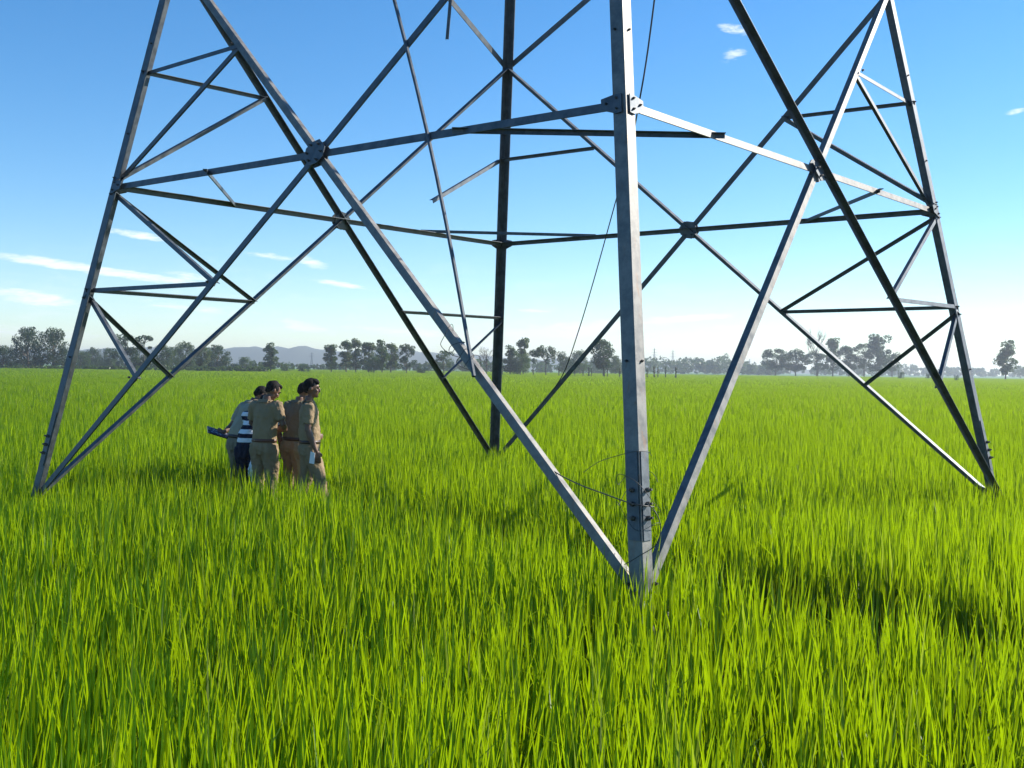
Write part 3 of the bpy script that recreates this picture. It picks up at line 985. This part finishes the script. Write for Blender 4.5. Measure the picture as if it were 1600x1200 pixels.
    b.remesh('body', M['skin'], root, .0085, 2)
    # ---- clothes
    sh = MB()
    hem = .955 if tucked else .84
    rr = [ring(hem, .168, .124), ring(1.0, .167, .126), ring(1.06, .168, .130), ring(1.14, .168, .128), ring(1.25, .170, .122), ring(1.35, .175, .116), ring(1.41, .150, .096), ring(1.455, .082, .074), ring(1.475, .066, .066)]
    if not tucked: rr.insert(1, ring(.90, .168, .126))
    sh.loft(rr, 20)
    for s in 'RL':
        j = J[s]; k = sgn(s)
        e = j['sh'].lerp(j['el'], sleeve)
        sh.tube([bend((.09 * k, -.005, 1.385)), bend((.15 * k, -.008, 1.395)), j['sh'], j['sh'].lerp(j['el'], .3), j['sh'].lerp(j['el'], .5), e], [.075, .076, .074, .068, .065, .063], 14)
    so = sh.remesh('shirt', M[shirt], root, .011, 3, .013)
    cl = MB()
    for k in (-1, 1):
        cl.prism([bend((.012 * k, .078, 1.435)), bend((.075 * k, .03, 1.475)), bend((.080 * k, -.03, 1.48)), bend((.085 * k, -.03, 1.445)), bend((.085 * k, .045, 1.43)), bend((.04 * k, .09, 1.395))], (k * .7, .2, .6), .008)
    cl.prism([bend((-.078, -.055, 1.485)), bend((.078, -.055, 1.485)), bend((.085, -.085, 1.445)), bend((-.085, -.085, 1.445))], (0, -.8, .5), .008)
    cl.build('collar', M[shirt], so)
    if tucked:
        for k in (-1, 1):
            a, c_ = bend((.10 * k, 0, 1.462)), bend((.185 * k, -.005, 1.478))
            MB().prism([a + Vector((0, .025, 0)), c_ + Vector((0, .028, -.002)), c_ + Vector((0, -.028, -.002)), a + Vector((0, -.025, 0))], (0, 0, 1), .010).build('epaulette', M[shirt], so)
    tr = MB()
    tr.loft([ring(.80, .150, .118, -.006), ring(.87, .172, .134, -.010), ring(.94, .166, .126, -.004), ring(.985, .156, .114)], 20)
    for s in 'RL':
        j = J[s]
        tr.tube([j['hip'] + Vector((0, -.01, .03)), j['hip'].lerp(j['kn'], .12) + Vector((0, -.015, 0)), j['hip'].lerp(j['kn'], .5), j['kn'], j['kn'].lerp(j['an'], .4), j['an'] + Vector((0, 0, .01))], [.105, .112, .098, .080, .076, .072], 14)
    tr.remesh('trousers', M[trousers], root, .011, 3, .015)
    if belt:
        mb = MB()
        A, B_ = ring(.955, .176, .131), ring(.995, .173, .128)
        mb.loft([A, B_], 28)
        bo = mb.build('belt', M[belt], root, True)
        c = bend((0, .128, .975))
        MB().prism([c + Vector((-.03, 0, -.022)), c + Vector((.03, 0, -.022)), c + Vector((.03, 0, .022)), c + Vector((-.03, 0, .022))], (0, 1, 0), .012).build('buckle', M['brass'], bo)
    for s in 'RL':
        an = J[s]['an']
        MB().ball(an + Vector((0, .05, -.055)), (.048, .135, .045), None, 14, 8).ball(an + Vector((0, -.01, -.02)), (.046, .056, .06)).remesh('shoe', M['shoe'], root, .012, 2)
    # ---- hair and eyes
    hb_ = MB()
    hb_.ball(hc + HX @ Vector((0, -.020, .034)), (.079, .092, .096), HX, 22, 14)
    hb_.ball(hd(0, -.048, -.010), (.062, .054, .054), HX)
    hb_.ball(hd(0, .034, .094), (.060, .052, .030), HX)
    if extra == 'fringe': hb_.ball(hd(.02, .062, .082), (.05, .03, .03), HX)
    hb_.remesh('hair', M['hair'], root, .007, 2, .007)
    for k in (-1, 1):
        MB().ball(hd(.032 * k, .080, .008), (.012, .008, .007), HX, 10, 6).build('eye', M['eye'], root, True)
        MB().tube([hd(.014 * k, .093, .030), hd(.034 * k, .090, .035), hd(.054 * k, .074, .028)], [.004, .005, .003], 6).build('eyebrow', M['hair'], root, True)
    return root, J, bend, ring


# standing in profile, looking to the right, right arm hanging with a slip of paper
p5, J5, _, _ = person(485, 13.35, -78, 'person in khaki uniform in profile facing right, holding a white slip, at group right', 'khaki', 'khaki_trousers', 'belt_dark', lean=-2, head=(-4, 6),
    arms={'R': ((.235, -.03, 1.115), (.255, .07, .875), (.0, .22, -1)), 'L': ((-.235, -.03, 1.12), (-.25, .06, .88), (0, .2, -1))},
    legs_={'R': ((.11, .13, .50), (.12, .17, .09)), 'L': ((-.10, -.03, .50), (-.11, -.19, .10))}, extra='fringe', height=.968)
# behind him, head bowed
person(460, 14.05, -40, 'person in olive khaki with bowed head, half hidden behind the rightmost person', 'olive', 'khaki_trousers', 'belt_dark', lean=9, head=(-14, 22),
    arms={'L': ((-.275, -.10, 1.13), (-.17, -.04, .90), (.55, .2, -.8)), 'R': ((.26, .02, 1.11), (.2, .24, 1.0), (-.3, 1, 0))}, height=.95)
# back to the camera, head bent and turned to the right
person(414, 13.55, -28, 'person in khaki uniform with brown belt seen from behind, head bent right', 'khaki', 'khaki_trousers', 'belt', lean=4, head=(-28, 32),
    arms={'R': ((.275, .03, 1.16), (.13, .25, 1.10), (-.8, .5, .05)), 'L': ((-.26, .06, 1.16), (-.08, .26, 1.10), (.8, .4, 0))}, height=.962)
# leaning forward at the left with a clipboard held out
p1, J1, b1, _ = person(374, 14.35, -48, 'person in pale khaki leaning forward at group left, clipboard in hand', 'khaki_pale', 'grey_trousers', 'belt_dark', lean=24, head=(0, 22),
    arms={'R': ((.25, .16, 1.08), (.25, .12, .84), (0, .1, -1)), 'L': ((-.30, .04, 1.09), (-.24, -.10, 1.02), (-.67, -.6, .0))}, height=.95)
# bending low between them in a striped jersey
person(389, 13.85, -20, 'person in navy and white striped jersey bending over between two uniformed people', 'stripes', 'navy', None, lean=34, head=(0, 14), hips=.90,
    arms={'R': ((.22, .42, 1.02), (.15, .56, .82), (-.1, .5, -.8)), 'L': ((-.22, .40, 1.02), (-.16, .56, .84), (.1, .5, -.8))},
    legs_={'R': ((.11, .10, .49), (.12, -.02, .09)), 'L': ((-.11, .10, .49), (-.12, -.02, .09))}, tucked=False, height=.94)

# things they hold
def world_of(root, v):
    return Matrix.Translation(root.location) @ root.rotation_euler.to_matrix().to_4x4() @ Matrix.Scale(root.scale[0], 4) @ Vector(v)


h = world_of(p5, J5['R']['wr'] + J5['R']['fd'] * .10)
o = MB().prism([Vector(v) for v in ((-.035, .0, -.065), (.030, 0, -.075), (.040, 0, .055), (-.018, 0, .072))], (.1, 1, 0), .004).build('paper_slip', M['paper'])
o.location = h + Vector((-.065, -.03, .02)); o.rotation_euler = (0, 0, R(-20))
tag(o, 'white slip of paper in the hand of the rightmost person', 'paper')
h = world_of(p1, J1['L']['wr'] + J1['L']['fd'] * .09)
cb = empty('clipboard', h + Vector((.03, -.03, -.005)), R(20))
cb.rotation_euler = (R(20), R(18), R(25))
MB().prism([(-.15, -.11, 0), (.15, -.11, 0), (.15, .11, 0), (-.15, .11, 0)], (0, 0, 1), .012).build('board', M['board'], cb)
MB().prism([(-.12, -.095, .009), (.135, -.095, .009), (.135, .095, .009), (-.12, .095, .009)], (0, 0, 1), .004).build('sheet', M['blue_print'], cb)
MB().prism([(-.145, -.04, .012), (-.115, -.04, .012), (-.115, .04, .012), (-.145, .04, .012)], (0, 0, 1), .012).build('clip', M['steel'], cb)
tag(cb, 'dark clipboard held out at the left of the group', 'clipboard')
# cloth bundle by the striped person's hip
q = at(396, 716, 13.62)
mb = MB(); mb.loft([((0, 0, -.30), (.05, 0, 0), (0, .025, 0)), ((.01, 0, -.12), (.075, 0, 0), (0, .035, 0)), ((.02, 0, .02), (.05, 0, 0), (0, .03, 0)), ((.045, 0, .10), (.02, 0, 0), (0, .015, 0))], 14)
cl = mb.remesh('hanging_cloth', M['white_cloth'], None, .008, 2, .012); cl.location = q
tag(cl, 'white cloth hanging at the hip of the striped jersey person', 'cloth')
mb = MB(); mb.loft([((0, 0, -.28), (.07, 0, 0), (0, .03, 0)), ((.0, 0, -.1), (.075, 0, 0), (0, .05, 0)), ((-.01, 0, .0), (.06, 0, 0), (0, .04, 0))], 14)
cl = mb.remesh('printed_bag', M['blue_print'], None, .009, 2, .01); cl.location = at(402, 722, 13.66)
tag(cl, 'blue and white printed cloth bag beside the hanging white cloth', 'bag')

# ------------------------------------------------------------------ loose bar and wires on the pylon
nNL = face_n(NEAR, LFT)
foot = on_low(NEAR, LFT, .44)
bar_top, bar_bot = at(600, -60, 9.7), at(741, 588, foot.y + .02) + Vector((.0, -.09, 0))
mb = MB(); k = 9
pts = [bar_top.lerp(bar_bot, t / k) + Vector((.05, 0, 0)) * math.sin(math.pi * t / k) for t in range(k + 1)]
mb.tube(pts, [.017] * (k + 1), 6)
o = mb.build('loose_bar', M['steel'])
tag(o, 'long thin loose bar hanging aslant and tied to the front left diagonal', 'bar')


def wire(name, pts, r, label, sub=8):
    P = [Vector(p_) for p_ in pts]; out = []
    P = [P[0]] + P + [P[-1]]
    for i in range(1, len(P) - 2):
        for k in range(sub):
            t = k / sub
            a, b_, c_, d_ = P[i - 1], P[i], P[i + 1], P[i + 2]
            out.append(.5 * ((2 * b_) + (c_ - a) * t + (2 * a - 5 * b_ + 4 * c_ - d_) * t * t + (3 * b_ - a - 3 * c_ + d_) * t ** 3))
    out.append(P[-1])
    o = MB().tube(out, r, 6).build(name, M['wire'], None, True)
    return tag(o, label, 'wire')


wire('wire', [at(1030, -60, 9.0), at(1012, 80, 9.2), at(999, 158, 9.4), at(984, 235, 11), at(966, 300, 13), at(930, 430, 14.2), at(903, 520, 14.8), at(878, 588, 15.3), at(840, 640, 15.6)], .0075,
     'thin dark wire slanting from behind the front leg down to the rear diagonal')
wire('wire', [at(842, 716, 7.75), at(868, 738, 7.65), at(905, 757, 7.5), at(945, 772, 7.3), at(984, 786, 7.03), at(1004, 790, 6.98), at(1022, 792, 7.05)], .0042, 'dark wire slung from the front diagonal to the front leg')
g_ = random.Random(5)
c0 = on_low(NEAR, LFT, .455)
axd = (on_low(NEAR, LFT, .6) - c0).normalized(); e1 = nNL; e2 = axd.cross(e1)
wire('wire', [c0 + axd * (.02 * k - .12 + g_.uniform(-.05, .05)) + (e1 * math.cos(k * 1.05) + e2 * math.sin(k * 1.05)) * g_.uniform(.06, .10) for k in range(22)], .0025, 'tangled wire coil tying the loose bar to the front left diagonal', 5)
c0 = leg_pt(NEAR, B0 + .62) + Vector((0, .06, 0))
wire('wire', [c0 + Vector((.13 * math.cos(k * .9) * g_.uniform(.9, 1.25), .13 * math.sin(k * .9) * g_.uniform(.9, 1.1), g_.uniform(-.10, .10) - .02 * k)) for k in range(16)], .002, 'thin wire loops wound round the foot of the front leg', 6)
wire('wire', [at(912, 738, 7.6), at(935, 722, 7.3), at(965, 712, 7.05), at(990, 706, 6.95), at(1012, 706, 7.0), at(1018, 712, 7.1)], .002, 'fine wire curling left from the front leg above its bolts')
wire('wire', [at(1010, 786, 6.9), at(1024, 800, 6.85), at(1032, 822, 6.85), at(1026, 850, 6.88), at(1000, 868, 6.9), at(976, 882, 6.95)], .003, 'stiff wire bowing out right of the front leg foot')


# ------------------------------------------------------------------ rice
def blade(g_, base, h, w, az_, lean, curl, segs=3):
    """one leaf: tapered strip rising and arching over"""
    d = np.array([math.cos(az_), math.sin(az_), 0]); s = np.array([-math.sin(az_ + .9), math.cos(az_ + .9), 0])
    V = []
    ang = lean
    p = np.array([base[0], base[1], 0.0])
    st = h / segs
    for k in range(segs + 1):
        ww = w * (.65, 1.0, .75, .0)[k] if segs == 3 else w * (.7, .9, 0)[k]
        if k == segs: V.append(p.copy())
        else: V += [p - s * ww / 2, p + s * ww / 2]
        p = p + st * (d * math.sin(ang) + np.array([0, 0, math.cos(ang)]))
        ang += curl
    return V


def rice_patch(name, seed, n, spread, hh, w, segs, clump=None, lean_max=.30):
    g_ = random.Random(seed)
    V, F, tint = [], [], []
    cents = [(g_.uniform(-spread, spread), g_.uniform(-spread, spread)) for _ in range(clump)] if clump else None
    for k in range(n):
        if cents:
            c = cents[k % clump]; base = (c[0] + g_.gauss(0, .035), c[1] + g_.gauss(0, .035))
        else:
            base = (g_.gauss(0, spread), g_.gauss(0, spread))
        t = g_.random()
        h_ = hh * g_.uniform(.50, 1.06)
        bl = blade(g_, base, h_, w * g_.uniform(.6, 1.25), g_.uniform(0, 6.28), abs(g_.gauss(0, lean_max * .5)) + .02, g_.uniform(0, .07) if g_.random() < .95 else g_.uniform(.3, .7), segs)
        o = len(V); V += bl; tint += [t] * len(bl)
        for q in range(segs - 1): F.append((o + 2 * q, o + 2 * q + 1, o + 2 * q + 3, o + 2 * q + 2))
        F.append((o + 2 * segs - 2, o + 2 * segs - 1, o + 2 * segs))
    me = mesh(name, V, F, M['rice'], True)
    at_ = me.attributes.new('tint', 'FLOAT', 'POINT'); at_.data.foreach_set('value', tint)
    return bpy.data.objects.new(name, me)


def scatter(name, pts, rots, scales, idx, protos, label):
    col = bpy.data.collections.new(name + '_clumps')
    for o in protos: col.objects.link(o)
    me = bpy.data.meshes.new(name)
    me.vertices.add(len(pts)); me.vertices.foreach_set('co', np.asarray(pts, np.float32).ravel())
    a = me.attributes.new('rot', 'FLOAT_VECTOR', 'POINT'); a.data.foreach_set('vector', np.asarray(rots, np.float32).ravel())
    a = me.attributes.new('scl', 'FLOAT_VECTOR', 'POINT'); a.data.foreach_set('vector', np.asarray(scales, np.float32).ravel())
    a = me.attributes.new('idx', 'INT', 'POINT'); a.data.foreach_set('value', np.asarray(idx, np.int32))
    me.materials.append(M['rice'])
    o = obj(name, me)
    ng = bpy.data.node_groups.new(name, 'GeometryNodeTree')
    ng.interface.new_socket('Geometry', in_out='INPUT', socket_type='NodeSocketGeometry')
    ng.interface.new_socket('Geometry', in_out='OUTPUT', socket_type='NodeSocketGeometry')
    N_, L_ = ng.nodes, ng.links
    gi, go = N_.new('NodeGroupInput'), N_.new('NodeGroupOutput')
    ci = N_.new('GeometryNodeCollectionInfo'); ci.inputs['Collection'].default_value = col; ci.inputs['Separate Children'].default_value = True
    ci.inputs['Reset Children'].default_value = True
    ip = N_.new('GeometryNodeInstanceOnPoints'); ip.inputs['Pick Instance'].default_value = True
    def nat(nm, ty):
        q = N_.new('GeometryNodeInputNamedAttribute'); q.data_type = ty; q.inputs['Name'].default_value = nm
        return q.outputs['Attribute']
    L_.new(gi.outputs[0], ip.inputs['Points']); L_.new(ci.outputs[0], ip.inputs['Instance'])
    L_.new(nat('idx', 'INT'), ip.inputs['Instance Index']); L_.new(nat('rot', 'FLOAT_VECTOR'), ip.inputs['Rotation']); L_.new(nat('scl', 'FLOAT_VECTOR'), ip.inputs['Scale'])
    L_.new(ip.outputs[0], go.inputs[0])
    md = o.modifiers.new('clumps', 'NODES'); md.node_group = ng
    return tag(o, label, 'rice', kind='stuff')


# the trodden trail from the right foreground to the group, and the hollow round the near leg
TRAIL = [(4.6, 5.5), (2.98, 6.5), (2.1, 7.4), (1.3, 8.6), (.4, 9.7), (-.6, 10.9), (-2.0, 12.7), (-2.9, 13.5), (-4.2, 13.5), (-5.2, 13.1)]


def trail_d(x, y):
    d = np.full(x.shape, 1e9)
    for (ax_, ay), (bx_, by) in zip(TRAIL[:-1], TRAIL[1:]):
        vx, vy = bx_ - ax_, by - ay
        t = np.clip(((x - ax_) * vx + (y - ay) * vy) / (vx * vx + vy * vy), 0, 1)
        d = np.minimum(d, np.hypot(x - ax_ - t * vx, y - ay - t * vy))
    return d


def field(y0, y1, step, jit, margin):
    xs_, ys_ = [], []
    ny = int((y1 - y0) / step)
    for j in range(ny):
        y = y0 + (j + .5) * step
        half = y * .50 + margin
        nx_ = int(2 * half / step)
        x = -half + (np.arange(nx_) + .5 + .25 * (j % 2)) * step
        xs_.append(x + rng.normal(0, jit, nx_)); ys_.append(np.full(nx_, y) + rng.normal(0, jit, nx_))
    return np.concatenate(xs_), np.concatenate(ys_)


def vnoise(x, y, s, o=0.0):
    return np.array([noise.noise(Vector((a * s, b_ * s, o))) for a, b_ in zip(x, y)])


near_p = [rice_patch('rice_clump', 200 + k, 18, .040, .68, .0150, 3, None, .11) for k in range(10)]
x, y = field(1.6, 30, .146, .038, 3.0)
td = trail_d(x, y)
jit_ = vnoise(x, y, 1.3) * .13
tw = np.where(x > .6, .52, .40)
keep = (td > tw + jit_) | (rng.random(len(x)) < .12)
lx, ly = leg_pt(NEAR, .3).x, leg_pt(NEAR, .3).y
keep &= ~((np.hypot(x - lx, y - ly) < .20) & (rng.random(len(x)) < .5))
keep &= (vnoise(x, y, .55, 3.0) > -.47) | (rng.random(len(x)) < .55)
x, y, td = x[keep], y[keep], td[keep]
n = len(x)
hs = (1 + .16 * vnoise(x, y, .30, 7) + .12 * vnoise(x, y, 1.6, 9) + rng.normal(0, .06, n)) * np.where(td < .42, .5, 1)
wind = .07 + .05 * vnoise(x, y, .8, 2)
rots = np.stack([rng.normal(0, .022, n), rng.normal(0, .022, n) + wind * .3, rng.uniform(0, 6.28, n)], 1)
scl = np.stack([rng.uniform(.85, 1.2, n), rng.uniform(.85, 1.2, n), hs], 1)
scatter('rice_plants', np.stack([x, y, np.full(n, -.01)], 1), rots, scl, rng.integers(0, 10, n), near_p, 'bright green young rice filling the near field')

mid_p = [rice_patch('rice_patch', 300 + k, 420, .62, .68, .026, 2, clump=44, lean_max=.22) for k in range(8)]
x, y = field(29.5, 96, 1.1, .06, 6.0)
n = len(x)
hs = 1 + .12 * vnoise(x, y, .12, 7) + rng.normal(0, .03, n)
scatter('rice_plants', np.stack([x, y, np.full(n, -.01)], 1), np.stack([np.zeros(n), np.full(n, .03), rng.integers(0, 4, n) * math.pi / 2], 1), np.stack([np.ones(n), np.ones(n), hs], 1),
        rng.integers(0, 8, n), mid_p, 'bright green young rice of the middle field beyond the pylon')

far_p = [rice_patch('rice_patch', 400 + k, 1000, 2.15, .66, .075, 2, lean_max=.3, clump=130) for k in range(6)]
x, y = field(94, 400, 4.0, .1, 14.0)
n = len(x)
hs = 1 + .16 * vnoise(x, y, .03, 7) + rng.normal(0, .02, n)
scatter('rice_plants', np.stack([x, y, np.full(n, -.01)], 1), np.stack([np.zeros(n), np.full(n, .03), rng.integers(0, 4, n) * math.pi / 2], 1), np.stack([np.ones(n), np.ones(n), hs], 1),
        rng.integers(0, 6, n), far_p, 'pale green rice of the far field reaching to the trees')
